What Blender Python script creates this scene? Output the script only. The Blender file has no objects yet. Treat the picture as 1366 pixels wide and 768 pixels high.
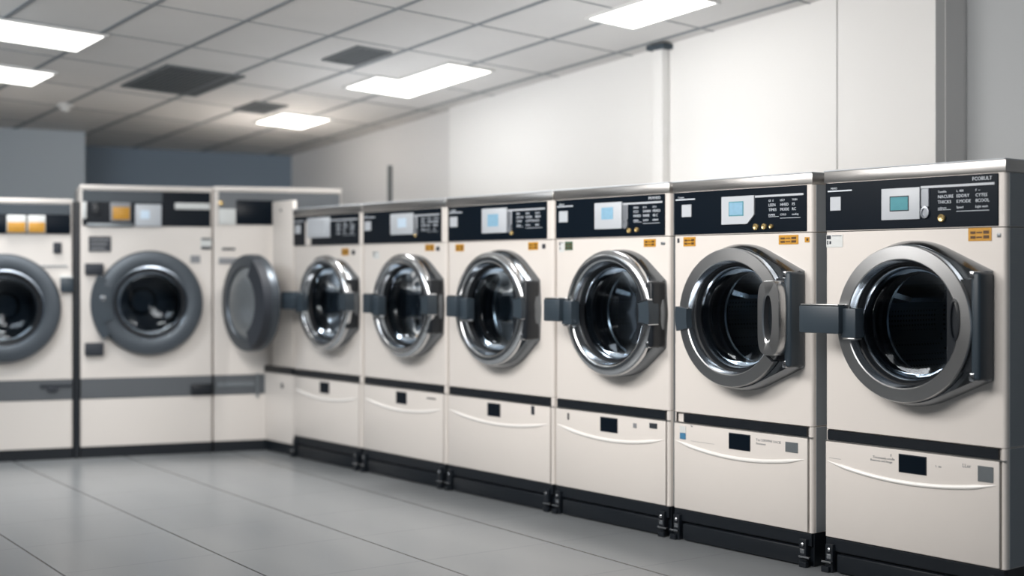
import bpy, bmesh, math, random
from mathutils import Matrix, Vector
random.seed(7)
C = bpy.context.scene.collection
PI = math.pi
ANG = math.atan(1444/1800.0)            # heading of the long right-hand row
SA, CA = math.sin(ANG), math.cos(ANG)
D = 4.067                               # distance of the row's front plane
def P(s, n, z=0.0): return Vector((-s*SA + n*CA, s*CA + n*SA, z))
ROW = -(PI/2 - ANG)                     # local x runs right along the row, local y into the machines
BACK = math.radians(20)

# ------------------------------------------------------------------ materials
def lin(c):
    return tuple(((v/255)/12.92 if v/255 <= .04045 else ((v/255+.055)/1.055)**2.4) for v in c) + (1,)
MATS = {}
def mat(name, col, rough=.5, metal=0, noise=0, nscale=(8, 8, 8), bump=0, emit=0, coat=0, spec=.5, rvar=0):
    m = bpy.data.materials.new(name); m.use_nodes = True
    nt = m.node_tree; b = nt.nodes['Principled BSDF']
    c = lin(col)
    b.inputs['Base Color'].default_value = c
    b.inputs['Roughness'].default_value = rough
    b.inputs['Metallic'].default_value = metal
    b.inputs['Specular IOR Level'].default_value = spec
    b.inputs['Coat Weight'].default_value = coat
    if emit:
        b.inputs['Emission Color'].default_value = c
        b.inputs['Emission Strength'].default_value = emit
    if noise or bump or rvar:
        tc = nt.nodes.new('ShaderNodeTexCoord'); mp = nt.nodes.new('ShaderNodeMapping')
        mp.inputs['Scale'].default_value = nscale
        nz = nt.nodes.new('ShaderNodeTexNoise'); nz.inputs['Scale'].default_value = 1; nz.inputs['Detail'].default_value = 4
        nt.links.new(tc.outputs['Object'], mp.inputs['Vector']); nt.links.new(mp.outputs[0], nz.inputs['Vector'])
        if noise:
            mx = nt.nodes.new('ShaderNodeMix'); mx.data_type = 'RGBA'
            nt.links.new(nz.outputs['Fac'], mx.inputs[0])
            mx.inputs[6].default_value = tuple(v*(1-noise) for v in c[:3]) + (1,)
            mx.inputs[7].default_value = tuple(min(1, v*(1+noise)) for v in c[:3]) + (1,)
            nt.links.new(mx.outputs[2], b.inputs['Base Color'])
        if rvar:
            mr = nt.nodes.new('ShaderNodeMapRange')
            mr.inputs[3].default_value = max(.02, rough-rvar); mr.inputs[4].default_value = rough+rvar
            nt.links.new(nz.outputs['Fac'], mr.inputs[0]); nt.links.new(mr.outputs[0], b.inputs['Roughness'])
        if bump:
            bp = nt.nodes.new('ShaderNodeBump'); bp.inputs['Strength'].default_value = bump; bp.inputs['Distance'].default_value = .01
            nt.links.new(nz.outputs['Fac'], bp.inputs['Height']); nt.links.new(bp.outputs[0], b.inputs['Normal'])
    MATS[name] = m
    return m
ENAMEL = mat('warm white enamel', (226, 220, 214), .38, noise=.02, nscale=(3, 3, 3), coat=.15)
ENAMEL_G = mat('shaded side enamel', (136, 143, 149), .42, noise=.03, nscale=(3, 3, 3))  # the white enamel in shade: the shading is put into the colour
RIDGE = mat('glossy ridge highlight', (250, 247, 243), .25)  # whiter than the drawer front: light caught on the ridge, put into the colour
STEEL = mat('brushed steel', (186, 186, 185), .3, 1, noise=.12, nscale=(2, 60, 90), rvar=.08)
CAPST = mat('cap steel', (190, 188, 186), .34, 1, noise=.18, nscale=(5, 1, 120), rvar=.1)
RINGST = mat('satin door ring', (190, 191, 192), .30, 1, noise=.06, nscale=(4, 4, 4), rvar=.05)
RINGPOL = mat('polished door ring', (212, 214, 216), .2, 1, noise=.06, nscale=(5, 5, 5), rvar=.06)
CHROME = mat('polished chrome', (196, 199, 203), .17, 1, noise=.05, nscale=(7, 7, 7), rvar=.04)
HOUS = mat('dark chrome housing', (120, 125, 130), .2, 1, noise=.1, nscale=(6, 6, 6), rvar=.05)
GREYDOOR = mat('dark grey door ring', (84, 91, 98), .36, .6, noise=.05, nscale=(5, 5, 5))
GREYRING = mat('grey painted band', (112, 116, 120), .38, .6, noise=.05, nscale=(5, 5, 5))
DARK = mat('charcoal plastic', (50, 61, 70), .42, noise=.1, nscale=(10, 10, 10))
BLACK = mat('black plastic', (18, 24, 31), .4, noise=.1, nscale=(10, 10, 10))
FASCIA = mat('gloss black fascia', (10, 20, 30), .32, noise=.12, nscale=(3, 3, 3), spec=.15)
RUBBER = mat('rubber gasket', (14, 18, 23), .5, noise=.2, nscale=(20, 20, 20), spec=.3)
BEZEL = mat('light grey bezel', (192, 197, 203), .4, noise=.03)
BEZEL2 = mat('silver key strip', (160, 165, 172), .3, .6, noise=.05)
TEAL = mat('teal lcd', (72, 138, 148), .3, noise=.15, nscale=(40, 40, 40), emit=.12)
LCDBLUE = mat('pale blue lcd', (132, 172, 196), .3, noise=.15, nscale=(60, 60, 60), emit=.12)
LCDPALE = mat('milky lcd', (190, 208, 224), .3, noise=.06, nscale=(30, 30, 30), emit=.2)
PRINT = mat('white print', (205, 212, 220), .5, emit=.1)
PRINTD = mat('dim print', (120, 130, 140), .5)
INK = mat('dark ink', (45, 50, 58), .6)
INKG = mat('grey ink', (140, 142, 146), .6)
AMBER = mat('amber label', (198, 144, 44), .45, noise=.25, nscale=(60, 60, 60))
BROWN = mat('brown print', (84, 56, 22), .5)
GOLD = mat('brass button', (214, 186, 128), .25, .7)
PAPER = mat('paper sticker', (214, 217, 216), .55, noise=.05, nscale=(40, 40, 40))
BLUEST = mat('blue print', (70, 128, 165), .5)
GREENST = mat('green print', (70, 100, 80), .5)
SILVER = mat('silver patch', (132, 138, 142), .35, .5, noise=.12, nscale=(40, 40, 40))
WALLM = mat('painted wall', (212, 211, 210), .7, noise=.03, nscale=(1.2, 1.2, 1.2), bump=.02)
WALLP = mat('white wall panel', (222, 221, 219), .55, noise=.02, nscale=(1, 1, 1))
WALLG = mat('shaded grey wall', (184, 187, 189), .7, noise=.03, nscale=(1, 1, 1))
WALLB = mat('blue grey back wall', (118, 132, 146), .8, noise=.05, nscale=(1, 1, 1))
WALLB2 = mat('grey bulkhead wall', (176, 184, 190), .8, noise=.05, nscale=(1, 1, 1))
SEAM = mat('dark seam', (60, 70, 78), .8)
GRID = mat('ceiling grid shadow', (128, 132, 135), .7, noise=.08)
TUBE = mat('lit diffuser', (255, 253, 248), .5, emit=3.2)
FRAMEW = mat('white fixture frame', (200, 200, 198), .5, noise=.03)
VENTM = mat('grey vent metal', (96, 101, 104), .6, noise=.1, nscale=(30, 30, 30))
VENTD = mat('dark vent inside', (54, 60, 64), .9, noise=.1)

def ceiling_mat():
    m = mat('mineral ceiling tile', (206, 204, 201), .85, noise=.06, nscale=(2.2, 2.2, 2.2), bump=.05)
    return m
CEILM = ceiling_mat()

def floor_mat():
    m = bpy.data.materials.new('grey porcelain floor'); m.use_nodes = True
    nt = m.node_tree; N = nt.nodes.new; K = nt.links.new; b = nt.nodes['Principled BSDF']
    tc = N('ShaderNodeTexCoord'); sp = N('ShaderNodeSeparateXYZ'); K(tc.outputs['Object'], sp.inputs[0])
    def line(sock, off, pitch, w):
        a = N('ShaderNodeMath'); a.operation = 'SUBTRACT'; K(sock, a.inputs[0]); a.inputs[1].default_value = off
        p = N('ShaderNodeMath'); p.operation = 'PINGPONG'; K(a.outputs[0], p.inputs[0]); p.inputs[1].default_value = pitch/2
        l = N('ShaderNodeMapRange'); K(p.outputs[0], l.inputs[0])
        l.inputs[1].default_value = w*.5; l.inputs[2].default_value = w; l.inputs[3].default_value = 1; l.inputs[4].default_value = 0
        return l.outputs[0]
    lx = line(sp.outputs['X'], -.02, .56, .0035)      # cross joints
    ly = line(sp.outputs['Y'], 2.04, .61, .0055)      # joints along the row
    sc = N('ShaderNodeMath'); sc.operation = 'MULTIPLY'; K(lx, sc.inputs[0]); sc.inputs[1].default_value = .22
    mxl = N('ShaderNodeMath'); mxl.operation = 'MAXIMUM'; K(sc.outputs[0], mxl.inputs[0]); K(ly, mxl.inputs[1])
    nz = N('ShaderNodeTexNoise'); nz.inputs['Scale'].default_value = 1.1; nz.inputs['Detail'].default_value = 1.5
    mp = N('ShaderNodeMapping'); mp.inputs['Scale'].default_value = (.6, 2.2, 1)
    K(tc.outputs['Object'], mp.inputs[0]); K(mp.outputs[0], nz.inputs['Vector'])
    c1 = N('ShaderNodeMix'); c1.data_type = 'RGBA'; K(nz.outputs['Fac'], c1.inputs[0])
    c1.inputs[6].default_value = lin((116, 121, 125)); c1.inputs[7].default_value = lin((136, 139, 141))
    c2 = N('ShaderNodeMix'); c2.data_type = 'RGBA'; K(mxl.outputs[0], c2.inputs[0]); K(c1.outputs[2], c2.inputs[6])
    c2.inputs[7].default_value = lin((30, 35, 40)); K(c2.outputs[2], b.inputs['Base Color'])
    mr = N('ShaderNodeMapRange'); K(nz.outputs['Fac'], mr.inputs[0]); mr.inputs[3].default_value = .22; mr.inputs[4].default_value = .28
    K(mr.outputs[0], b.inputs['Roughness']); b.inputs['Specular IOR Level'].default_value = .5
    bp = N('ShaderNodeBump'); bp.inputs['Strength'].default_value = .25; bp.inputs['Distance'].default_value = .002; bp.invert = True
    K(mxl.outputs[0], bp.inputs['Height']); K(bp.outputs[0], b.inputs['Normal'])
    return m
FLOORM = floor_mat()

def glass_mat(nm, tint):
    m = bpy.data.materials.new(nm); m.use_nodes = True
    nt = m.node_tree; N = nt.nodes.new; K = nt.links.new
    for n in list(nt.nodes):
        if n.type == 'BSDF_PRINCIPLED': nt.nodes.remove(n)
    out = [n for n in nt.nodes if n.type == 'OUTPUT_MATERIAL'][0]
    t = N('ShaderNodeBsdfTransparent'); t.inputs[0].default_value = tint
    g = N('ShaderNodeBsdfGlossy'); g.inputs[0].default_value = (.8, .86, .92, 1); g.inputs['Roughness'].default_value = .06
    f = N('ShaderNodeFresnel'); f.inputs[0].default_value = 1.32
    mx = N('ShaderNodeMixShader'); K(f.outputs[0], mx.inputs[0]); K(t.outputs[0], mx.inputs[1]); K(g.outputs[0], mx.inputs[2]); K(mx.outputs[0], out.inputs[0])
    return m
GLASS = glass_mat('tinted door glass', (.46, .52, .57, 1)); GLASSD = glass_mat('dark door glass', (.22, .26, .30, 1))

def drum_mat():
    m = bpy.data.materials.new('perforated drum steel'); m.use_nodes = True
    nt = m.node_tree; N = nt.nodes.new; K = nt.links.new; b = nt.nodes['Principled BSDF']
    tc = N('ShaderNodeTexCoord'); mp = N('ShaderNodeMapping'); mp.inputs['Scale'].default_value = (55, 55, 55)
    K(tc.outputs['Object'], mp.inputs[0])
    v = N('ShaderNodeTexVoronoi'); v.inputs['Randomness'].default_value = 0; v.inputs['Scale'].default_value = 1; K(mp.outputs[0], v.inputs['Vector'])
    r = N('ShaderNodeMapRange'); r.inputs[1].default_value = .2; r.inputs[2].default_value = .3; K(v.outputs['Distance'], r.inputs[0])
    c = N('ShaderNodeMix'); c.data_type = 'RGBA'; K(r.outputs[0], c.inputs[0])
    c.inputs[6].default_value = lin((10, 13, 16)); c.inputs[7].default_value = lin((112, 120, 128)); K(c.outputs[2], b.inputs['Base Color'])
    b.inputs['Metallic'].default_value = .9; b.inputs['Roughness'].default_value = .32
    return m
DRUM = drum_mat()
DRUMRIM = mat('drum rim steel', (165, 172, 178), .18, 1, noise=.05)

# ------------------------------------------------------------------ mesh helpers
class MB:
    def __init__(s, off=(0, 0, 0)): s.bm = bmesh.new(); s.off = Vector(off)
    def box(s, x0, x1, y0, y1, z0, z1, r=0, seg=2):
        t = bmesh.new(); bmesh.ops.create_cube(t, size=1)
        for v in t.verts: v.co = Vector(((x0+x1)/2+v.co.x*(x1-x0), (y0+y1)/2+v.co.y*(y1-y0), (z0+z1)/2+v.co.z*(z1-z0)))
        if r: bmesh.ops.bevel(t, geom=t.edges[:], offset=r, segments=seg, affect='EDGES', profile=.5)
        s.join(t); return s
    def join(s, t):
        me = bpy.data.meshes.new('tmp'); t.to_mesh(me); t.free(); s.bm.from_mesh(me); bpy.data.meshes.remove(me)
    def loops(s, rings, closed=True, cap0=False, cap1=False):
        R = [[s.bm.verts.new(p) for p in r] for r in rings]; n = len(R[0])
        for a, b in zip(R, R[1:]):
            for i in range(n if closed else n-1):
                j = (i+1) % n
                s.bm.faces.new((a[i], a[j], b[j], b[i]))
        if cap0: s.bm.faces.new(R[0][::-1])
        if cap1: s.bm.faces.new(R[-1])
        return s
    def lathe(s, cx, cz, prof, n=72, a0=0, a1=2*PI):
        """profile of (radius, projection) about an axis along y through (cx, cz); projection is towards -y"""
        full = abs(a1-a0-2*PI) < 1e-6
        k = n if full else n+1
        rings = [[(cx+r*math.cos(a0+(a1-a0)*i/n), -p, cz+r*math.sin(a0+(a1-a0)*i/n)) for i in range(k)] for r, p in prof]
        s.loops(rings, closed=full); return s
    def sector(s, cx, cz, r0, r1, p0, p1, a0, a1, n=10):
        ring = []
        for i in range(n+1):
            a = a0+(a1-a0)*i/n; c, q = math.cos(a), math.sin(a)
            ring.append([(cx+r0*c, -p0, cz+r0*q), (cx+r0*c, -p1, cz+r0*q), (cx+r1*c, -p1, cz+r1*q), (cx+r1*c, -p0, cz+r1*q)])
        s.loops(ring, True, True, True); return s
    def tube(s, pts, rad, n=8):
        pts = [Vector(p) for p in pts]; rings = []
        for i, p in enumerate(pts):
            d = (pts[min(i+1, len(pts)-1)]-pts[max(i-1, 0)]).normalized()
            u = d.orthogonal().normalized() if abs(d.y) > .9 else d.cross(Vector((0, 1, 0))).normalized()
            w = d.cross(u); r = rad[i] if isinstance(rad, (list, tuple)) else rad
            rings.append([p+u*math.cos(2*PI*k/n)*r+w*math.sin(2*PI*k/n)*r for k in range(n)])
        s.loops(rings, True, True, True); return s
    def text(s, txt, x, z, size, y=0, sx=1.0):
        cu = bpy.data.curves.new('t', 'FONT'); cu.body = txt; cu.size = size; cu.extrude = .0004
        cu.resolution_u = 2
        o = bpy.data.objects.new('t', cu); C.objects.link(o)
        dg = bpy.context.evaluated_depsgraph_get(); me = bpy.data.meshes.new_from_object(o.evaluated_get(dg))
        bpy.data.objects.remove(o); bpy.data.curves.remove(cu)
        me.transform(Matrix.Translation((x, y, z)) @ Matrix.Rotation(PI/2, 4, 'X') @ Matrix.Diagonal((sx, 1, 1, 1)))
        s.bm.from_mesh(me); bpy.data.meshes.remove(me); return s
    def build(s, name, m, parent=None, loc=None, rot=0, smooth=30):
        bmesh.ops.remove_doubles(s.bm, verts=s.bm.verts[:], dist=1e-6)
        bmesh.ops.recalc_face_normals(s.bm, faces=s.bm.faces[:])
        if s.off.length: bmesh.ops.translate(s.bm, verts=s.bm.verts[:], vec=s.off)
        me = bpy.data.meshes.new(name); s.bm.to_mesh(me); s.bm.free()
        if m: me.materials.append(m)
        if smooth:
            for p in me.polygons: p.use_smooth = True
            me.set_sharp_from_angle(angle=math.radians(smooth))
        o = bpy.data.objects.new(name, me); C.objects.link(o)
        if parent: o.parent = parent
        if loc is not None: o.location = loc
        o.rotation_euler.z = rot
        return o
def tag(o, label=None, cat=None, group=None, kind=None):
    if label: o['label'] = label
    if cat: o['category'] = cat
    if group: o['group'] = group
    if kind: o['kind'] = kind
    return o
def empty(name, loc, rz, label, cat, group=None):
    o = bpy.data.objects.new(name, None); C.objects.link(o); o.empty_display_size = .1
    o.location = loc; o.rotation_euler = (0, 0, rz)
    return tag(o, label, cat, group)
def struct(o): o['kind'] = 'structure'; return o

# ------------------------------------------------------------------ room shell
CEA, CEB, CEC = 2.704, -.0745, -.045
WN = D + 1.1
def zc(s, n): return CEA + CEB*s + CEC*(n-WN)
f = MB(); f.box(-12.5, 3.0, -4.5, 8.2, -.08, 0); struct(f.build('floor', FLOORM, loc=(0, 0, 0), rot=ROW-.078, smooth=0))

def slab(mb, s0, s1, n0, n1, dz0, dz1, r=0):
    """block hung on the sloping ceiling plane"""
    c = [(s0, n0), (s1, n0), (s1, n1), (s0, n1)]
    mb.loops([[P(s, n, zc(s, n)+dz) for s, n in c] for dz in (dz0, dz1)], True, True, True)
m_ = MB(); slab(m_, -1.5, 12.5, -3.0, 7.2, 0, .06); struct(m_.build('ceiling', CEILM, smooth=0))
m_ = MB()
k = -9
n_ = 2.15-.475*6
while n_ < 5.1:
    slab(m_, -1.0, 12.0, n_-.013, n_+.013, -.004, .003); n_ += .479
s_ = 6.0-.62*9
while s_ < 12:
    slab(m_, s_-.004, s_+.004, -2.5, WN, -.003, .003); s_ += .62
struct(m_.build('trim_1', GRID, smooth=0))

def wallbox(name, s0, s1, n0, n1, m, z1=2.95, z0=0):
    b = MB(); b.loops([[P(s, n, z) for s, n in ((s0, n0), (s1, n0), (s1, n1), (s0, n1))] for z in (z0, z1)], True, True, True)
    return struct(b.build(name, m, smooth=0))
def walltop(name, s0, s1, n0, n1, m, gap=0.0):
    """wall piece whose top follows the ceiling"""
    b = MB(); c = ((s0, n0), (s1, n0), (s1, n1), (s0, n1))
    b.loops([[P(s, n, 0) for s, n in c], [P(s, n, zc(s, n)-gap) for s, n in c]], True, True, True)
    return struct(b.build(name, m, smooth=0))
walltop('wall_right', 3.445, 9.75, WN+.05, WN+.20, WALLM)
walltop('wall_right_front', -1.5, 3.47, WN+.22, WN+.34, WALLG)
walltop('trim_2', 5.16, 7.09, WN, WN+.06, WALLP)          # broad white wall panel
walltop('trim_3', 3.984, 5.075, WN-.02, WN+.06, WALLP, 0)  # next panels towards the camera
walltop('trim_4', 3.45, 3.977, WN-.02, WN+.25, WALLP, 0)
walltop('trim_5', 5.08, 5.15, WN-.07, WN+.06, WALLP, .004)  # pilaster strip
b = MB(); b.loops([[P(s, n, zc(5.1, WN)+dz) for s, n in ((5.05, WN-.09), (5.18, WN-.09), (5.18, WN+.0), (5.05, WN+.0))] for dz in (-.03, -.004)], True, True, True)
struct(b.build('trim_6', SEAM, smooth=0))
# back wall and its projecting bulkhead run with the far row
def BW(t, q): return (9.252 - .321*t*1.0 + .947*q*1.0, WN + .947*t + .321*q)     # along v / away from camera
def backbox(name, t0, t1, q0, q1, m):
    b = MB(); c = [BW(t0, q0), BW(t1, q0), BW(t1, q1), BW(t0, q1)]
    b.loops([[P(s, n, 0) for s, n in c], [P(s, n, zc(s, n)) for s, n in c]], True, True, True)
    return struct(b.build(name, m, smooth=0))
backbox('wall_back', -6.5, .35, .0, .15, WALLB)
backbox('wall_back_left', -6.5, -1.50, -.55, -.01, WALLB2)
wallbox('wall_left', -1.5, 12.4, -3.0, -2.85, WALLM)

# ------------------------------------------------------------------ ceiling fittings
def panel_light(pts_rects, label, group):
    s0 = min(r[0] for r in pts_rects); n0 = min(r[2] for r in pts_rects)
    cs = sum((r[0]+r[1])/2 for r in pts_rects)/len(pts_rects); cn = sum((r[2]+r[3])/2 for r in pts_rects)/len(pts_rects)
    org = P(cs, cn, zc(cs, cn))
    root = empty('ceiling_light', org, 0, label, 'light', group)
    # outline of one or two joined rectangles
    if len(pts_rects) == 1:
        a, b_, c, d = pts_rects[0]; poly = [(a, c), (b_, c), (b_, d), (a, d)]
    else:
        (a, b_, c, d), (e, f_, g, h) = pts_rects                 # long panel, then the short wing on its low-n side
        poly = [(a, c), (e, c), (e, g), (f_, g), (f_, c), (b_, c), (b_, d), (a, d)] if f_ < b_ else [(a, c), (e, c), (e, g), (b_, g), (b_, d), (a, d)]
    def ring(off, dz):
        out = []; m = len(poly)
        for i in range(m):
            p0, p1, p2 = Vector(poly[i-1]), Vector(poly[i]), Vector(poly[(i+1) % m])
            d1, d2 = (p1-p0).normalized(), (p2-p1).normalized()
            n1, n2 = Vector((d1.y, -d1.x)), Vector((d2.y, -d2.x))
            q = p1 + (n1+n2)*off
            out.append(P(q.x, q.y, zc(q.x, q.y)+dz)-org)
        return out
    fr = MB(); fr.loops([ring(.014, .0), ring(.014, -.012), ring(0, -.012), ring(0, -.004)], True)
    fr.build('frame', FRAMEW, root, smooth=0)
    df = MB(); df.loops([ring(.001, -.002), ring(.001, -.008)], True, True, True); df.build('diffuser', TUBE, root, smooth=0)
    return root
LG = 'white light panels in the ceiling'
panel_light([(6.65, 7.04, 2.13, 2.68)], 'glowing light panel at upper left, the larger of the two left panels', LG)
panel_light([(7.60, 7.98, 2.28, 2.77)], 'smaller glowing light panel at the far left, below and behind a larger one', LG)
panel_light([(7.82, 8.22, 4.36, 4.72)], 'small square glowing light panel farthest down the ceiling towards the back wall', LG)
panel_light([(6.10, 6.95, 4.44, 4.75), (6.60, 6.95, 4.29, 4.44)], 'glowing L-shaped light panel in the middle of the ceiling', LG)
panel_light([(4.38, 4.95, 4.45, 4.76)], 'glowing light panel at top right, closest to the white wall panels', LG)

def vent(s0, s1, n0, n1, label, dark):
    cs, cn = (s0+s1)/2, (n0+n1)/2; org = P(cs, cn, zc(cs, cn))
    root = empty('ceiling_vent', org, 0, label, 'vent', 'air vents in the ceiling')
    def q(mb, a, b_, c, d, z0, z1):
        cc = ((a, c), (b_, c), (b_, d), (a, d))
        mb.loops([[P(s, n, zc(s, n)+z)-org for s, n in cc] for z in (z0, z1)], True, True, True)
    mb = MB(); q(mb, s0, s1, n0, n1, -.003, 0); mb.build('backing', VENTD if dark else VENTM, root, smooth=0)
    mb = MB(); w = .02
    for r in ((s0, s0+w, n0, n1), (s1-w, s1, n0, n1), (s0+w, s1-w, n0, n0+w), (s0+w, s1-w, n1-w, n1)): q(mb, *r, -.010, -.003)
    mb.build('frame', VENTM, root, smooth=0)
    mb = MB(); c = int((n1-n0-2*w)/.03)
    for i in range(c):
        a = n0+w+(i+.5)*(n1-n0-2*w)/c; q(mb, s0+w, s1-w, a-.006, a+.006, -.009, -.003)
    mb.build('louvre', VENTM, root, smooth=0)
vent(7.05, 7.70, 3.20, 3.68, 'large dark slatted vent in the ceiling above the far row of washers', True)
vent(6.08, 6.45, 3.83, 4.05, 'small grey ceiling vent between the large dark vent and the L-shaped light', False)
vent(7.62, 7.93, 4.05, 4.28, 'small dark ceiling vent beside the farthest square light', True)
sd = P(8.41, 3.13, zc(8.41, 3.13))
r_ = empty('smoke_detector', sd, 0, 'small round white detector on the ceiling at the far left', 'detector')
def disc(mb, prof, n=24):
    mb.loops([[(r*math.cos(2*PI*i/n), r*math.sin(2*PI*i/n), z) for i in range(n)] for r, z in prof], True, True, True)
mb = MB(); disc(mb, [(.05, .006), (.055, -.012), (.045, -.022)]); mb.build('base', FRAMEW, r_)
mb = MB(); disc(mb, [(.03, -.022), (.026, -.042), (.012, -.05)]); mb.build('sensor_head', FRAMEW, r_)
# thin dark conduit on the right wall
s_c = 7.84
cd = P(s_c, WN+.035, 1.30)
root = empty('wall_conduit', cd, ROW, 'thin dark vertical conduit on the right wall, far end, under the ceiling', 'conduit')
mb = MB(); mb.box(-.009, .009, -.015, .014, 0, .55, .004); mb.build('channel', VENTM, root)
mb = MB(); mb.box(-.03, .03, -.02, .014, -.04, .0, .004); mb.build('junction_box', SEAM, root)

# ------------------------------------------------------------------ washer pieces
def shell(mb, W, dep, z0, z1, r=.013, lip=.014, capf=False):
    """cabinet skin, open between the lips on the front; rounded front corners"""
    out = [(lip, 0.0)]
    for i in range(5):
        a = PI/2 + (PI/2)*i/4*1.0
        out.append((r+r*math.cos(a+0), r-r*math.sin(a)))
    out += [(0, dep), (W, dep)]
    for i in range(5):
        a = 0 + (PI/2)*i/4
        out.append((W-r+r*math.cos(a), r-r*math.sin(a)))
    out.append((W-lip, 0.0))
    mb.loops([[(x, y, z) for x, y in out] for z in (z0, z1)], closed=False)
    for z in (z0, z1):
        mb.bm.faces.new([mb.bm.verts.new((x, y, z)) for x, y in out])
def front_with_hole(mb, x0, x1, z0, z1, cx, cz, R, y=0, n=72, depth=.03):
    angs = sorted(set([2*PI*i/n for i in range(n)] + [math.atan2(z-cz, x-cx) % (2*PI) for x in (x0, x1) for z in (z0, z1)]))
    def edge(a):
        c, q = math.cos(a), math.sin(a); t = 1e9
        if c > 1e-9: t = min(t, (x1-cx)/c)
        if c < -1e-9: t = min(t, (x0-cx)/c)
        if q > 1e-9: t = min(t, (z1-cz)/q)
        if q < -1e-9: t = min(t, (z0-cz)/q)
        return (cx+c*t, y, cz+q*t)
    mb.loops([[edge(a) for a in angs], [(cx+R*math.cos(a), y, cz+R*math.sin(a)) for a in angs],
              [(cx+R*math.cos(a), y+depth, cz+R*math.sin(a)) for a in angs]], True)

def hull_outline(cx, cz, R, bx, bz, n=96):
    pts = [(R*math.cos(2*PI*i/180), R*math.sin(2*PI*i/180)) for i in range(180)] + [(bx, bz), (bx, -bz)]
    pts = sorted(pts); 
    def half(ps):
        h = []
        for p in ps:
            while len(h) > 1 and (h[-1][0]-h[-2][0])*(p[1]-h[-2][1])-(h[-1][1]-h[-2][1])*(p[0]-h[-2][0]) <= 0: h.pop()
            h.append(p)
        return h[:-1]
    H = half(pts)+half(pts[::-1])
    angs = sorted(set([2*PI*i/n for i in range(n)] + [math.atan2(bz, bx), (-math.atan2(bz, bx)) % (2*PI)]))
    rad = []
    for a in angs:
        c, q = math.cos(a), math.sin(a); best = R
        for i in range(len(H)):
            (ax, az), (ex, ez) = H[i], H[(i+1) % len(H)]
            dx, dz = ex-ax, ez-az; den = c*dz-q*dx
            if abs(den) < 1e-12: continue
            t = (ax*dz-az*dx)/den; u = (ax*q-az*c)/den
            if t > 0 and -1e-6 <= u <= 1+1e-6: best = max(best, t)
        rad.append(best)
    return angs, rad

def drum(root, cx, cz, off, R=.235):
    R = R-.0
    g = MB(off); g.lathe(cx, cz, [(R+.002, .0), (R-.012, .03), (R-.03, .03), (R-.038, .0), (R-.03, -.025), (R-.036, -.05), (R-.05, -.05), (R-.052, -.075), (R-.03, -.10), (R+.002, -.12)], 64)
    d = g.build('door_gasket', RUBBER, root)
    d = MB(off); d.lathe(cx, cz, [(R-.035, -.115), (R+.0, -.135), (R+.002, -.46), (R-.02, -.50), (.09, -.50), (.07, -.485), (.0001, -.485)], 64)
    dr = d.build('drum', DRUM, root)
    q = MB(off); q.lathe(cx, cz, [(R-.052, -.088), (R-.047, -.083), (R-.042, -.088), (R-.047, -.094), (R-.052, -.088)], 64)
    q.build('drum_rim', DRUMRIM, dr)
    for k in range(3):
        a = math.radians(35+120*k); r1 = R+.0
        q = MB(off); prof = []
        for y in (-.15, -.20, -.40, -.46):
            h = .012 if y in (-.15, -.46) else .055
            ring = []
            for t, hh in ((-.16, 0), (-.05, h), (.05, h), (.16, 0)):
                rr = r1-hh; ring.append((cx+rr*math.cos(a+t), -y, cz+rr*math.sin(a+t)))
            prof.append(ring)
        q.loops(prof, True, True, True); q.build('drum_baffle', DRUMRIM, dr)

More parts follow.
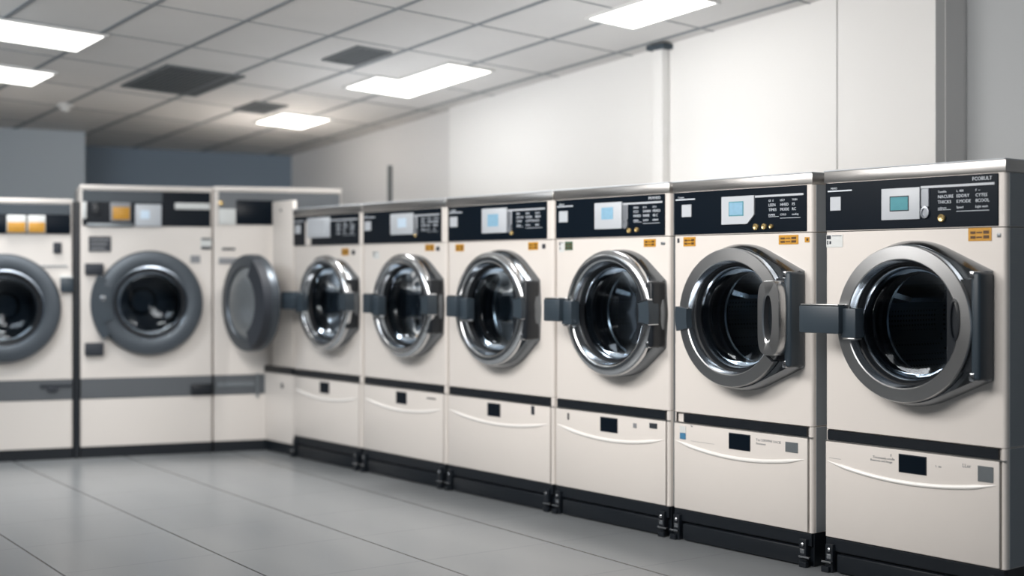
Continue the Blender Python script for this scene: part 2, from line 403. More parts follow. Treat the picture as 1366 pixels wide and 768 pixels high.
def porthole(root, cx, cz, off, latch=None, seg=True, grip=False, m_ring=RINGST, m_hous=HOUS, bar=True, oval=False, left_seg=False, bo=.300):
    """housing, flat ring, chrome cone, glass bowl, hinge bar, latch block"""
    if seg: bo = min(bo, .282)
    hb = .138 if seg else .180
    angs, rad = hull_outline(0, 0, min(.289, bo+.004), bo-.006, hb+.004)
    def o(sc, p): return [(cx+r*sc*math.cos(a), -p, cz+r*sc*math.sin(a)) for a, r in zip(angs, rad)]
    def c_(R, p): return [(cx+R*math.cos(a), -p, cz+R*math.sin(a)) for a in angs]
    h = MB(off); h.loops([o(1.0, 0), o(1.0, .03), o(.985, .045), o(.955, .066), o(.95, .066), c_(.262, .060), c_(.232, .060), c_(.232, .0)], True)
    door = h.build('door', m_hous, root, smooth=25)
    g = MB(off); g.lathe(cx, cz, ([(.262, .058), (.271, .066), (.273, .080), (.271, .089), (.264, .097), (.250, .102), (.234, .102), (.226, .099), (.2225, .094), (.222, .06)] if seg else
        [(.262, .058), (.271, .066), (.273, .092), (.270, .0975), (.226, .1005), (.2225, .098), (.222, .06)]), 96)
    g.build('door_ring', RINGPOL if seg else m_ring, door, smooth=40 if seg else 22)
    g = MB(off); g.lathe(cx, cz, [(.2225, .097), (.218, .080), (.2135, .068), (.2125, .066)], 96)
    g.build('inner_bevel', CHROME, door)
    g = MB(off); g.lathe(cx, cz, [(.2130, .067), (.208, .064), (.206, .050), (.203, .046), (.199, .046)], 96)
    g.build('door_seal', RUBBER, door)
    g = MB(off); g.lathe(cx, cz, [(.201, .044), (.199, .030), (.193, .012), (.180, -.004), (.15, -.014), (.09, -.020), (.0001, -.022)], 64)
    g.build('door_glass', GLASS, door)
    if bar:
        g = MB(off); g.box(cx+bo-.034, cx+bo, -.092, -.004, cz-hb, cz+hb, .012, 3); g.build('hinge_bar', BLACK if seg else DARK, door)
        zi = hb-.025
        g = MB(off); g.box(cx+.17, cx+bo-.032, -.082, -.05, cz-zi, cz+zi, .002, 1); g.build('hinge_insert', BLACK, door)
        for h0 in (hb-.025, -hb-.002):
            g = MB(off); g.box(cx+bo-.037, cx+bo-.020, -.0945, -.05, cz+h0, cz+h0+.027, .003); g.build('hinge_cap', CHROME, door)
    if latch:
        x0, x1 = latch
        g = MB(off); g.box(x0, x1, -.158, -.100, cz-.042, cz+.058, .006, 2)
        g.box(x1-.01, x1+.055, -.135, -.085, cz-.055, cz+.05, .005, 2)
        g.build('latch_block', DARK, door)
        g = MB(off); g.box(x0+.006, x1-.004, -.157, -.102, cz+.0585, cz+.064, .002); g.build('latch_trim', STEEL, door)
        g = MB(off); g.box(x1+.0, x1+.05, -.134, -.09, cz-.062, cz-.0555, .002)
        g.build('latch_trim', STEEL, door)
    if left_seg:
        g = MB(off); g.sector(cx, cz, .218, .279, .05, .112, PI-.14, PI+.22); g.build('ring_clip', DARK, door)
    if seg:
        g = MB(off); g.sector(cx, cz, .216, .277, .055, .113, -.14, .22); g.build('ring_clip', DARK, door)
        for a_, b_ in ((.221, .245), (-.155, -.141)):
            g = MB(off); g.sector(cx, cz, .215, .278, .055, .115, a_, b_, 2); g.build('clip_trim', CHROME, door)
    if oval:
        g = MB(off)
        n = 32
        def el(a, b_, p): return [(cx+.213+a*math.cos(2*PI*i/n), -p, cz+.02+b_*math.sin(2*PI*i/n)) for i in range(n)]
        g.loops([el(.020, .072, .08), el(.020, .072, .104), el(.013, .062, .1055), el(.011, .058, .098)], True, False, True)
        g.build('finger_recess', BLACK, door)
    if grip:
        n = 48; hx, hz = cx+.232, cz+.005
        def outer(sc, p):
            ring = []
            for i in range(n):
                a = 2*PI*i/n; c, q = math.cos(a), math.sin(a)
                x = abs(c)**.55*(1 if c > 0 else -1)*(.052 if c > 0 else .058); z = abs(q)**.45*(1 if q > 0 else -1)*.142
                ring.append((hx+x*sc, -p, hz+z*(1-(1-sc)*.35)))
            return ring
        def inner(sc, p): return [(hx-.006+.021*sc*math.cos(2*PI*i/n), -p, hz+.086*sc*math.sin(2*PI*i/n)) for i in range(n)]
        g = MB(off); g.loops([outer(1, .07), outer(1, .125), outer(.93, .135), inner(1.15, .137), inner(1, .132), inner(1, .10)], True)
        g.build('grip_handle', RINGST, door)
        g = MB(off); g.loops([inner(1.03, .098), inner(1.03, .104)], True, True, True); g.build('grip_recess', BLACK, door)
        g = MB(off); g.sector(cx, cz, .220, .276, .06, .108, -.62, -.60, 2); g.build('ring_slit', BLACK, door)
    return door

BASE = .531
def texts(mb, rows):
    for t, x, z, sz in rows: mb.text(t, x, z, sz, y=-.0065)

def washer(s_left, W, cx, label, spec):
    root = empty('washing_machine', P(s_left, D, BASE), ROW, label, 'washing machine', 'front loading washers along the right wall')
    off = (0, 0, -BASE); cz = .935
    b = MB(off); shell(b, W, .80, BASE, 1.2625); front_with_hole(b, .014, W-.014, BASE, 1.2625, cx, cz, .235)
    b.build('cabinet', ENAMEL, root)
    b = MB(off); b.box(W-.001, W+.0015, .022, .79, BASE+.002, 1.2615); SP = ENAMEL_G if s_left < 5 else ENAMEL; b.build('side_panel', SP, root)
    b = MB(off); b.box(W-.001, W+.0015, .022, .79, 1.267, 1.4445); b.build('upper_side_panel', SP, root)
    b = MB(off); shell(b, W, .80, 1.2655, 1.4455); b.box(.0145, W-.0145, .0, .02, 1.2655, 1.4455); b.build('control_housing', ENAMEL, root)
    b = MB(off); b.box(-.003, W+.003, -.006, .803, 1.446, 1.489, .004, 2); tcp = b.build('top_cap', CAPST, root)
    b = MB(off); b.box(-.002, W+.002, -.009, .80, 1.4865, 1.4915, .0015, 1); b.build('cap_lip', BEZEL, tcp)
    fx1 = spec.get('fx', W-.026)
    b = MB(off); b.box(.004, fx1, -.005, .004, 1.2685, 1.4435, .002, 1); cp = b.build('control_panel', FASCIA, root)
    if s_left > 7: b = MB(off); b.box(.150, .212, -.0075, -.0045, 1.2690, 1.41); b.build('white_plate', ENAMEL, cp)
    # display bezel
    bx0, bx1, bz0, bz1 = spec.get('bez', (.262, .418, 1.300, 1.412))
    b = MB(off)
    if spec.get('cut'):
        c = .035
        pl = [(bx0, bz0), (bx1-c, bz0), (bx1, bz0+c), (bx1, bz1), (bx0, bz1)]
        b.loops([[(x, y, z) for x, z in pl] for y in (-.004, -.012)], True, True, True)
    else: b.box(bx0, bx1, -.012, -.004, bz0, bz1, .002, 2)
    b.build('display_bezel', BEZEL, cp)
    sx0, sx1, sz0, sz1 = spec['scr']
    b = MB(off); b.box(sx0-.004, sx1+.004, -.0125, -.011, sz0-.004, sz1+.004); b.build('screen_surround', spec.get('sur', BEZEL2), cp)
    b = MB(off); b.box(sx0, sx1, -.0135, -.012, sz0, sz1); b.build('display_screen', spec['lcd'], cp)
    # small blank plate and headline at the left
    q0, q1 = spec.get('sq', (.030, .078)); b = MB(off); b.box(q0, q1, -.0085, -.004, 1.341, 1.392, .001, 1); b.build('blank_plate', BEZEL, cp)
    b = MB(off); b.box(.016, .125, -.0065, -.004, 1.411, 1.416); texts(b, [(spec.get('name', 'MIMO'), .03, 1.4195, .011)])
    b.build('printed_headline', PRINT, cp)
    # light line and maker's lettering top right
    b = MB(off); b.box(bx1+.002, fx1-.012, -.0075, -.004, 1.4055, 1.4135); b.build('pale_strip', BEZEL, cp)
    if spec.get('brand'):
        b = MB(off); texts(b, [(spec['brand'], fx1-.095, 1.423, .017)]); b.build('maker_lettering', PRINT, cp)
    # key strip just right of the bezel
    if spec.get('keys', True):
        kx = bx1+.004
        b = MB(off); b.box(kx, kx+.032, -.010, -.004, 1.34, 1.405, .002, 1)
        n = 20; b.loops([[(kx+.016+r*math.cos(2*PI*i/n), -p, 1.322+r*1.25*math.sin(2*PI*i/n)) for i in range(n)] for r, p in ((.017, .004), (.017, .012), (.012, .0125), (.011, .008))], True, True, True)
        b.build('key_strip', BEZEL2, cp)
    # printed programme table
    b = MB(off); tx = bx1+.070; wcol = (fx1-tx-.01)/3
    rows = spec['rows']
    for ci, col in enumerate(rows):
        for ri, t in enumerate(col):
            if t: texts(b, [(t, tx+ci*wcol, 1.387-ri*.0185, .0155 if ri in (1, 2) else .011)])
    b.box(tx+.0, tx+.05, -.0065, -.004, 1.3275, 1.3290); b.box(tx+wcol, tx+wcol*2.7, -.0065, -.004, 1.3205, 1.3222)
    b.build('printed_programmes', PRINT, cp)
    for i, (x, z, r) in enumerate(spec.get('btn', [])):
        n = 20; b = MB(off); b.lathe(x, z, [(r, .004), (r, .012), (r*.75, .015), (r*.3, .014), (.0001, .013)], 20); b.build('round_button', GOLD, cp)
    # labels on the white front
    for (x0, x1, z0, z1, kind) in spec['labels']:
        col = dict(amber=AMBER, paper=PAPER, green=GREENST, dot=INK, gdot=SILVER)[kind]
        b = MB(off)
        if kind in ('dot', 'gdot'): b.box(x0, x1, -.004, .0005, z0, z1, .0015, 2); b.build('status_lamp', col, root); continue
        b.box(x0, x1, -.002, .0003, z0, z1); lb = b.build({'amber': 'warning_label', 'paper': 'info_sticker', 'green': 'info_sticker'}[kind], col, root)
        b = MB(off); w = x1-x0; h = z1-z0
        if kind == 'paper':
            b.box(x0+.002, x0+w*.28, -.003, -.0018, z1-h*.35, z1-.002); b.box(x0+.004, x0+w*.12, -.003, -.0018, z0+.01, z1-h*.45); b.box(x0+w*.2, x0+w*.3, -.003, -.0018, z0+.012, z1-h*.5)
            b.box(x0+w*.35, x1-.004, -.003, -.0018, z1-.005, z1-.003)
            b.build('print', INK, lb)
        elif w > .05:
            for r in range(2):
                zz = z0+h*(.18+.36*r); b.box(x0+w*.1, x0+w*.32, -.003, -.0018, zz, zz+h*.2); b.box(x0+w*.36, x0+w*.60, -.003, -.0018, zz+.002, zz+h*.16); b.box(x0+w*.66, x0+w*.9, -.003, -.0018, zz, zz+h*.24)
            b.build('print', BROWN, lb)
        else:
            b.box(x0+w*.4, x0+w*.8, -.003, -.0018, z0+h*.3, z0+h*.75); b.build('print', BROWN, lb)
    drum(root, cx, cz, off)
    porthole(root, cx, cz, off, bo=min(.300, W-cx-.014), **spec['door'])
    return root

ROWS = [['Tumble', 'NACURE', 'THICKS', 'colours'], ['L. 400', 'EDDRY', 'E.MODE', 'Speed'], ["F  -- ", 'CYTES', '8COOL', 'Light wash']]
def rows(seed):
    r = random.Random(seed); words = ['COTTON', 'WOOL', 'QUICK', 'RINSE', 'SPIN', 'HOT 60', 'COLD', 'MIXED', 'ECO', 'DRAIN', '40 C', 'EXTRA']
    return [[r.choice(words) for _ in range(4)] for _ in range(3)]

MACH = [  # s of left edge, width, pedestal specials, washer specials
 (7.173, .756, .492, 'white washer next to the plain corner panel, with a blank white screen',
  dict(bez=(.175, .43, 1.312, 1.43), scr=(.22, .38, 1.335, 1.41), lcd=BEZEL, sur=BEZEL, sq=(.03, .09), rows=rows(2), labels=[(.549, .625, 1.206, 1.246, 'amber'), (.66, .69, 1.21, 1.235, 'dot')],
       door=dict(latch=(.12, .26), seg=True), name='', keys=False, fx=.735)),
 (6.394, .784, .505, 'white washer with pale milky screen and small cream sticker below its panel',
  dict(bez=(.285, .50, 1.312, 1.425), scr=(.36, .44, 1.35, 1.40), lcd=LCDPALE, sur=BEZEL, sq=(.022, .085), rows=rows(5), labels=[(.10, .16, 1.185, 1.225, 'paper'), (.60, .68, 1.222, 1.256, 'amber'), (.70, .728, 1.222, 1.244, 'dot')],
       door=dict(latch=(.235, .30), seg=True), name='F.FF', keys=True, fx=.745, btn=[(.52, 1.305, .009)])),
 (5.591, .829, .456, 'white right row washer between the one with milky screen and the one with green sticker',
  dict(bez=(.296, .492, 1.303, 1.424), scr=(.345, .43, 1.335, 1.395), lcd=LCDBLUE, sur=BEZEL, sq=(.024, .086), rows=rows(8), labels=[(.065, .135, 1.217, 1.253, 'amber'), (.646, .718, 1.217, 1.254, 'amber'), (.75, .772, 1.222, 1.244, 'dot')],
       door=dict(latch=(.195, .28), seg=True), name='MIHIMAR', fx=.785, btn=[(.53, 1.300, .010)])),
 (4.745, .735, .448, 'white washer with a small green sticker and two brass buttons',
  dict(bez=(.277, .452, 1.303, 1.42), scr=(.325, .40, 1.345, 1.398), lcd=LCDBLUE, sur=BEZEL, sq=(.03, .09), rows=rows(11), labels=[(.025, .06, 1.205, 1.252, 'paper'), (.066, .118, 1.213, 1.252, 'green'), (.581, .653, 1.221, 1.254, 'amber'), (.685, .708, 1.228, 1.24, 'gdot')],
       door=dict(latch=(.097, .205), seg=True), name='Mihimar', brand='MUVHDD', btn=[(.497, 1.293, .0115), (.545, 1.296, .0105)])),
 (3.985, .726, .395, 'white washer with steel grip handle with oval slot on its porthole',
  dict(bez=(.277, .447, 1.304, 1.415), scr=(.320, .390, 1.340, 1.390), lcd=LCDBLUE, sur=TEAL, sq=(.052, .106), rows=[['GE  E', 'LEEN', 'TIMES', 'PUMPS'], ['LELY', 'HHED', 'MODE', 'COLD'], ['THIN', 'F5', 'RC', 'cooling']], cut=True, keys=False,
       labels=[(.022, .032, 1.235, 1.254, 'dot'), (.056, .124, 1.220, 1.258, 'amber'), (.564, .659, 1.220, 1.256, 'amber'), (.690, .712, 1.226, 1.246, 'amber')],
       door=dict(latch=None, seg=False, grip=True, left_seg=True), name='Lionnet', btn=[(.454, 1.291, .0125), (.496, 1.291, .0115), (.532, 1.291, .0085)])),
 (3.199, .740, .400, 'nearest white washer with teal screen and dark latch bar reaching past its left edge',
  dict(bez=(.257, .416, 1.299, 1.411), scr=(.297, .369, 1.333, 1.379), lcd=TEAL, sur=INK, sq=(.028, .076), rows=ROWS, brand='FCOBULT',
       labels=[(.006, .080, 1.206, 1.252, 'paper'), (.601, .688, 1.219, 1.263, 'amber'), (.709, .722, 1.230, 1.243, 'gdot')],
       door=dict(latch=(.003, .182), seg=False, oval=True), name='MIMO', btn=[(.502, 1.300, .0135)])),
]
PED = [
 ('white drawer base beside the low corner cabinet, small dark display', (.316, .415), [], True),
 ('white drawer base with a thin dark dash at its upper right, second from the corner', (.337, .430), [('ink', .62, .70, .452, .458)], False),
 ('white drawer base with a dark display and a narrow black vertical slot to its right', (.338, .434), [('slot', .674, .696, .440, .481)], False),
 ('white drawer base third from the near end, with a dark smudge at right', (.312, .418), [('ink', .088, .098, .438, .468), ('ink', .62, .665, .448, .470), ('grey', .52, .54, .44, .46)], False),
 ('white drawer base, second from the near end, blue and grey sticker at top left', (.313, .420), [('blue', .040, .072, .420, .445), ('grey2', .040, .072, .446, .474), ('silver', .600, .660, .425, .463)], False),
 ('nearest white drawer base at the right end, wide dark display and grey square patch', (.329, .437), [('silver', .640, .697, .412, .464)], False),
]
def pedestal(s_left, W, i, label, disp, marks):
    root = empty('pedestal_drawer', P(s_left, D, 0), ROW, label, 'drawer unit', 'drawer bases under the right row of washers')
    b = MB(); shell(b, W, .80, .128, .529); b.box(.0145, W-.0145, .012, .03, .128, .529); b.build('cabinet', ENAMEL, root)
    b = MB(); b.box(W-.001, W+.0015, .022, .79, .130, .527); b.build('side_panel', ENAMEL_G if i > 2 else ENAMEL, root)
    b = MB(); x0 = .055 if i == 4 else .010
    b.box(x0, W-.028, -.001, .011, .491, .526, .001, 1); b.build('black_strip', BLACK, root)
    b = MB(); b.box(0.001, W-.001, -.004, .013, .4855, .490, .001, 1); b.build('rail', STEEL, root)
    # drawer front with smile-shaped ridge
    b = MB(); b.box(.004, W-.022, -.004, .011, .129, .484, .003, 2); dr = b.build('drawer', ENAMEL, root)
    pts = []; rad = []
    for k in range(33):
        t = k/32; x = .014+t*(W-.050)
        z = .411 + (-.155*t + .148*t*t)*1.0 if t < 2 else 0
        pts.append((x, -.004, z+.0)); rad.append(.0078*min(1, 8*t+.15, 8*(1-t)+.15))
    b = MB(); b.tube(pts, rad, 8); b.build('handle_ridge', RIDGE, dr)
    b = MB(); b.box(disp[0]-.003, disp[1]+.003, -.0065, -.0035, .406, .471, .001, 1); b.build('display_frame', INK, dr)
    b = MB(); b.box(disp[0], disp[1], -.008, -.006, .409, .468); b.build('display_screen', FASCIA, dr)
    b = MB(); any_ = False
    for kind, a, c, z0, z1 in marks:
        col = dict(ink=INK, grey=INKG, blue=BLUEST, grey2=PAPER, silver=SILVER, slot=INK)[kind]
        q = MB(); q.box(a, c, -.0065, -.0035, z0, z1)
        q.build({'ink': 'printed_mark', 'grey': 'printed_mark', 'blue': 'sticker', 'grey2': 'sticker', 'silver': 'silver_patch', 'slot': 'slot'}[kind], col, dr)
    b.bm.free()
    lines = {5: [('Tienueauna ooolle', .215, .444, .0125), ('fheurcwa swd kesge', .205, .433, .0115), ('E', .29, .456, .013), ('t. uu', .475, .440, .013), ('LLer', .58, .452, .018), ('______', .02, .425, .018)],
             4: [('Tca CERWINE DACIE', .452, .452, .0135), ('Eeumewe', .452, .438, .0125), ('PIa', .10, .474, .010), ('_____________', .10, .418, .02)]}.get(i, [])
    for t, x, z, sz in lines:
        b = MB(); b.text(t, x, z, sz, -.0045); b.build('printed_text', INKG, dr)
    # plinth
    b = MB(); b.box(.002, W-.002, .012, .78, .0, .127, .002, 1)
    b.box(.06, W-.05, -.012, .014, .004, .072, .006, 2)
    b.box(.004, W-.004, -.002, .014, .078, .126, .002, 1)
    b.build('plinth', BLACK, root)
    for x, sd_ in ((.012, 1), (W-.052, -1)):
        b = MB(); b.box(x, x+.034, -.017, .012, .0, .105, .004, 2)
        b.box(x-.010*sd_, x+.034-.010*sd_, -.030, -.012, .0, .022, .003, 2)
        ft = b.build('foot_bracket', BLACK, root)
        b = MB(); b.lathe(x+.02, .085, [(.007, .016), (.007, .023), (.004, .025), (.0001, .025)], 12)
        b.box(x-.01 if sd_ > 0 else x+.006, x+.034 if sd_ > 0 else x+.056, -.028, -.016, .036, .043, .001, 1)
        if i in (3, 4, 5): b.box(x+.008, x+.028, -.021, -.016, .05, .068, .002, 1)
        b.build('bolt', CHROME, ft)
for i, (s0, W, cx, lab, spec) in enumerate(MACH):
    washer(s0, W, cx, lab, spec)
    pedestal(s0, W, i, PED[i][0], PED[i][1], PED[i][2])

# ------------------------------------------------------------------ corner filler units of the right row
r_ = empty('filler_panel', P(7.175+.004, D, .531), ROW, 'tall plain white filler panel standing in the corner between the two rows', 'panel')
o_ = (0, 0, -.531)
b = MB(o_); b.box(-.262, -.004, .0, .028, .531, 1.545, .006, 2); b.build('panel_face', ENAMEL, r_)
b = MB(o_); b.lathe(-.15, 1.49, [(.008, 0), (.008, .004), (.0001, .005)], 12); b.build('screw', INK, r_)
r_ = empty('corner_cabinet', P(7.175+.004, D, 0), ROW, 'narrow low white cabinet in the corner below the plain white panel', 'cabinet')
b = MB(); b.box(-.452, -.004, 0, .028, .068, .488, .004, 2); b.build('cabinet_door', ENAMEL, r_)
b = MB(); b.box(-.454, -.004, -.004, .026, .49, .530, .002, 1); b.build('black_strip', BLACK, r_)
b = MB(); b.box(-.452, -.004, .004, .028, 0, .066, .002, 1); b.build('plinth', BLACK, r_)
b = MB(); b.box(-.145, -.122, -.004, .001, .40, .425, .002, 1); b.box(-.139, -.128, -.006, -.003, .42, .434, .001, 1); b.build('latch', INK, r_)

# ------------------------------------------------------------------ far row of large washers
A0 = Vector((-343*8.40/1800, 8.40, 0)); V = Vector((math.cos(BACK), math.sin(BACK), 0))
def big_round_door(root, cx, cz, R, m=GREYDOOR, hinge_left=True):
    g = MB(); g.lathe(cx, cz, [(R+.004, 0), (R+.004, .03), (R, .05), (R-.008, .062), (R-.080, .072), (R-.09, .068), (R-.092, .05)], 80)
    door = g.build('door', m, root)
    g = MB(); g.lathe(cx, cz, [(R-.090, .066), (R-.105, .035), (R-.112, .02), (R-.114, .022)], 80); g.build('inner_bevel', CHROME, door)
    g = MB(); g.lathe(cx, cz, [(R-.112, .026), (R-.13, .0), (R-.16, -.03), (R-.22, -.05), (.0001, -.055)], 64); g.build('door_glass', GLASSD, door)
    return door
def big_cabinet(root, W, H, zp, cx, cz, R, dep=.8):
    b = MB(); shell(b, W, dep, .475, zp); front_with_hole(b, .014, W-.014, .475, zp, cx, cz, R-.075); b.build('cabinet', ENAMEL, root)
    b = MB(); shell(b, W, dep, .068, .351); b.box(.0145, W-.0145, .0, .02, .068, .351); b.build('lower_panel', ENAMEL, root)
    b = MB(); b.box(.002, W-.002, .002, dep, .352, .474, .002, 1); band = b.build('steel_band', GREYRING, root)
    b = MB(); b.box(.001, W-.001, .005, dep, 0, .067); b.build('plinth', BLACK, root)
    b = MB(); shell(b, W, dep, zp+.001, H-.03); b.box(.0145, W-.0145, .002, .02, zp+.001, H-.03); b.build('control_housing', ENAMEL, root)
    b = MB(); b.box(-.002, W+.002, -.006, dep, H-.029, H, .005, 2); b.build('top_trim', ENAMEL, root)
    return band
G2 = 'large washers in the far row'
# far-left machine, partly out of frame
W = .785; r_ = empty('large_washing_machine', A0+V*(-1.079-W), BACK, 'large washer at the far left edge with two orange and white labels on its panel', 'washing machine', G2)
H, zp = 1.545, 1.325; cx = -1.462+1.079+W; cz = .90
band = big_cabinet(r_, W, H, zp, cx, cz, .315)
b = MB(); b.box(.01, W-.012, -.004, .004, zp+.02, H-.033, .002, 1); cp = b.build('control_panel', DARK, r_)
b = MB(); b.box(.012, W-.014, -.008, -.003, zp+.012, zp+.125, .006, 3); b.build('black_fascia', FASCIA, cp)
for t0, t1 in ((-1.447, -1.339), (-1.331, -1.231)):
    x0, x1 = t0+1.079+W, t1+1.079+W
    b = MB(); b.box(x0, x1, -.022, -.006, 1.34, 1.445, .006, 3); l_ = b.build('detergent_cup', PAPER, cp)
    b = MB(); b.box(x0+.004, x1-.004, -.024, -.006, 1.343, 1.405, .004, 2); b.build('orange_label', AMBER, cp)
b = MB(); b.box(.03, W-.03, -.006, .001, 1.142, 1.150, .001, 1); b.build('seam_trim', SILVER, r_)
b = MB(); b.box(.675, .722, -.012, .001, 1.221, 1.287, .003, 2); b.build('lock', INK, r_)
b = MB(); b.box(.715, .787, -.03, .001, .992, 1.075, .004, 2); b.build('latch', DARK, r_)
b = MB(); b.box(.713, .785, -.032, .001, 1.0755, 1.090, .003, 2); b.build('latch_cap', PAPER, r_)
b = MB(); b.box(.60, .78, -.015, .003, .432, .446, .002, 1).box(.64, .70, -.02, .003, .405, .432, .004, 2); b.build('band_handle', INK, band)
big_round_door(r_, cx, cz, .315); drum(r_, cx, cz, (0, 0, 0), .225)
# black solid standing in for the deep shadow in the gap
r_ = empty('gap_shadow', A0+V*(-1.077), BACK, 'narrow black upright as shadow in the gap between the two left washers', 'shade')
b = MB(); b.box(.001, .038, .004, .6, 0, 1.53, .002, 1); b.build('sliver', BLACK, r_)
# middle machine
W = .776; X0 = -1.036; r_ = empty('large_washing_machine', A0+V*X0, BACK, 'large washer with whole grey round door in view and dark text sticker at top left', 'washing machine', G2)
H, zp = 1.633, 1.385; cx = .400; cz = .925
band = big_cabinet(r_, W, H, zp, cx, cz, .315)
b = MB(); b.box(.012, W-.012, -.004, .004, zp+.004, H-.033, .002, 1); cp = b.build('control_panel', FASCIA, r_)
b = MB(); b.box(.012, W-.3, -.006, -.003, 1.53, H-.034, .001, 1); b.build('grey_header', DARK, cp)
b = MB(); b.box(.315, .468, -.03, -.003, 1.386, 1.520, .004, 2); b.build('display_bezel', BEZEL, cp)
b = MB(); b.box(.345, .398, -.033, -.029, 1.432, 1.482, .001, 1); b.build('display_screen', LCDPALE, cp)
b = MB(); b.box(.184, .284, -.012, -.003, 1.426, 1.502, .003, 2); b.build('orange_label', AMBER, cp)
b = MB(); b.box(.170, .290, -.008, -.003, 1.415, 1.53, .003, 2); b.build('label_plate', INKG, cp)
b = MB(); b.box(.068, .115, -.008, -.003, 1.447, 1.527, .003, 2); b.build('coin_slot', BLACK, cp)
b = MB(); b.box(.012, .036, -.02, -.003, 1.43, 1.53, .003, 2); b.build('end_cap', PAPER, cp)
b = MB(); b.box(.549, .76, -.012, -.003, 1.494, 1.533, .006, 3); b.build('pale_strip', PAPER, cp)  # white bar standing in for a reflection on the black panel
b = MB(); b.box(.038, .306, -.02, .001, 1.381, 1.404, .004, 2); b.build('tray_lip', SILVER, r_)
b = MB(); b.box(.047, .176, -.006, .001, 1.232, 1.325, .002, 1); l_ = b.build('text_sticker', INK, r_)
b = MB()
for k in range(3): b.box(.06, .165-.012*k, -.0075, -.005, 1.30-.025*k, 1.308-.025*k)
b.box(.06, .162, -.0075, -.005, 1.236, 1.240); b.build('print', INKG, l_)
b = MB(); b.box(.705, .770, -.004, .001, 1.250, 1.321, .001, 1); l_ = b.build('info_sticker', PAPER, r_)
b = MB(); b.box(.708, .767, -.006, -.003, 1.308, 1.32).box(.708, .767, -.006, -.003, 1.25, 1.268); b.build('print', INK, l_)
b = MB(); b.box(.643, .702, -.005, .001, 1.166, 1.212, .001, 1); b.build('grey_sticker', INKG, r_)
for z0, z1 in ((1.096, 1.163), (.612, .689)):
    b = MB(); b.box(.025, .132, -.03, .001, z0, z1, .006, 2); hb = b.build('hinge_block', INK, r_)
door = big_round_door(r_, cx, cz, .312)
b = MB(); b.sector(cx, cz, .29, .345, .0, .082, math.radians(150), math.radians(218), 16); b.sector(cx, cz, .235, .31, .06, .085, math.radians(158), math.radians(203), 12); b.build('hinge_arm', DARK, door)
b = MB(); b.lathe(cx-.275, cz+.03, [(.016, .08), (.016, .095), (.008, .10), (.0001, .10)], 16); b.build('hinge_pin', CHROME, door)
b = MB(); b.box(.645, .777, -.022, .003, .360, .425, .006, 3); b.build('band_handle', BLACK, band)
drum(r_, cx, cz, (0, 0, 0), .225)
# corner machine with the door ajar
W = .80; X0 = -.252; r_ = empty('large_washing_machine', A0+V*X0, BACK, 'large washer in the back corner, porthole door ajar, partly hidden by white panel', 'washing machine', G2)
H, zp = 1.640, 1.40; cx = .375; cz = .925
band = big_cabinet(r_, W, H, zp, cx, cz, .30)
b = MB(); b.box(.03, W-.01, -.004, .004, zp+.004, H-.033, .002, 1); cp = b.build('control_panel', GREYRING, r_)
b = MB(); b.box(.136, .42, -.010, -.003, 1.407, 1.556, .004, 2); b.build('display_screen', FASCIA, cp)
b = MB(); b.box(.030, .134, -.014, -.003, 1.402, 1.502, .004, 2); b.build('white_plate', PAPER, cp)
b = MB(); b.lathe(.043, 1.535, [(.014, .004), (.014, .014), (.0001, .016)], 16); b.build('round_button', GOLD, cp)
b = MB(); b.box(.05, .13, -.004, .001, 1.245, 1.26, .001, 1); b.build('printed_mark', INK, r_)
b = MB(); b.box(.03, .15, -.006, .001, 1.16, 1.20, .003, 2); b.build('tray_lip', INKG, r_)
b = MB(); b.box(.02, .25, -.006, .003, .40, .43, .002, 1).box(.26, .275, -.01, .003, .33, .48, .002, 1); b.build('band_trim', SILVER, band)
R = .292
g = MB(); g.lathe(R, cz, [(R, -.03), (R, .03), (R-.008, .045), (R-.07, .05), (R-.08, .04), (R-.085, .0), (R-.08, -.03), (R, -.03)], 72)
door = g.build('door', GREYDOOR, r_, loc=(.085, -.012, 0), rot=math.radians(-70))
g = MB(); g.lathe(R, cz, [(R-.08, .035), (R-.11, .05), (R-.17, .062), (.0001, .068)], 64); g.build('door_dome', SILVER, door)
g = MB(); g.sector(R, cz, R-.10, R+.01, .03, .085, math.radians(-62), math.radians(58), 20); g.build('door_grip', INK, door)
g = MB(); g.box(-.03, .03, -.02, .03, cz-.08, cz+.08, .006, 2); g.build('door_hinge', DARK, door)
drum(r_, cx, cz, (0, 0, 0), .215)

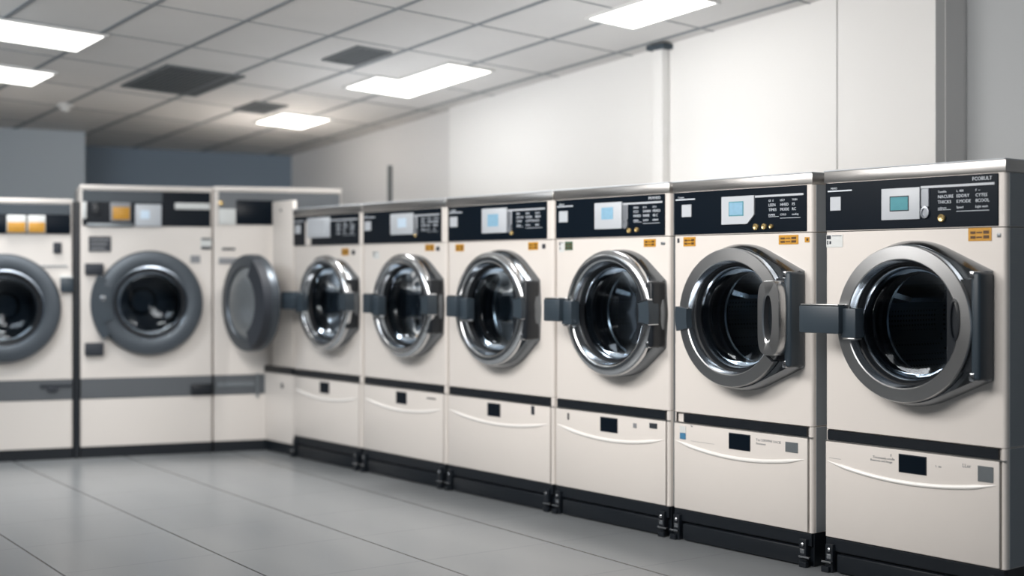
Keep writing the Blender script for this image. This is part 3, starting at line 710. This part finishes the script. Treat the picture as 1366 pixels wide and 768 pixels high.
# ------------------------------------------------------------------ lamps
def area(name, loc, target, sx, sy, power, col, spread=PI):
    l = bpy.data.lights.new(name, 'AREA'); l.shape = 'RECTANGLE'; l.size = sx; l.size_y = sy; l.energy = power; l.color = col; l.spread = spread
    o = bpy.data.objects.new(name, l); C.objects.link(o); o.location = loc
    o.rotation_euler = (Vector(target)-Vector(loc)).to_track_quat('-Z', 'Y').to_euler()
    return o
warm = (1, .972, .945); cool = (.86, .93, 1)
for s0, n0, pw in ((6.85, 2.4, 10), (7.8, 2.5, 6), (8.0, 4.5, 8), (6.5, 4.2, 14), (4.7, 4.3, 12)):
    p = P(s0, n0, zc(s0, n0)-.03); area('panel_lamp', p, p-Vector((0, 0, 1)), .5, .35, pw, warm, math.radians(105))
p = P(4.6, 1.7, 2.40); area('added_fill', p, P(4.9, 4.4, .9), 1.6, 1.0, 62, warm, math.radians(150))  # added key without a fixture, out of view, lighting the right row
p = P(2.6, 1.2, 2.45); area('added_fill', p, P(3.4, 4.2, 1.0), 1.4, 1.0, 46, warm, math.radians(150))  # second added key, nearer the camera, also without a fixture
p = P(6.6, 1.2, 2.2); area('added_fill', p, P(8.2, 3.6, .9), 1.2, .8, 20, cool, math.radians(150))  # added cool fill for the far row, no fixture
p = P(3.3, 1.8, 1.95); area('added_uplight', p, P(5.6, 4.2, 2.35), 1.0, .8, 14, warm)  # unseen uplight added to brighten the ceiling and upper wall
w = bpy.data.worlds.new('World'); bpy.context.scene.world = w; w.use_nodes = True
bg = w.node_tree.nodes['Background']; bg.inputs[0].default_value = (.52, .62, .73, 1); bg.inputs[1].default_value = .30

# ------------------------------------------------------------------ camera
cam = bpy.data.cameras.new('camera'); co = bpy.data.objects.new('camera', cam); C.objects.link(co)
co.location = (0, 0, 1.1187); co.rotation_euler = (PI/2, 0, 0)
cam.sensor_width = 36; cam.lens = 1800/1366*36; cam.shift_y = -23/1366; cam.clip_start = .05
cam.dof.use_dof = True; cam.dof.focus_distance = 5.0; cam.dof.aperture_fstop = cam.lens/1000/.044
bpy.context.scene.camera = co
vs = bpy.context.scene.view_settings
vs.view_transform = 'Standard'; vs.look = 'None'; vs.exposure = 0
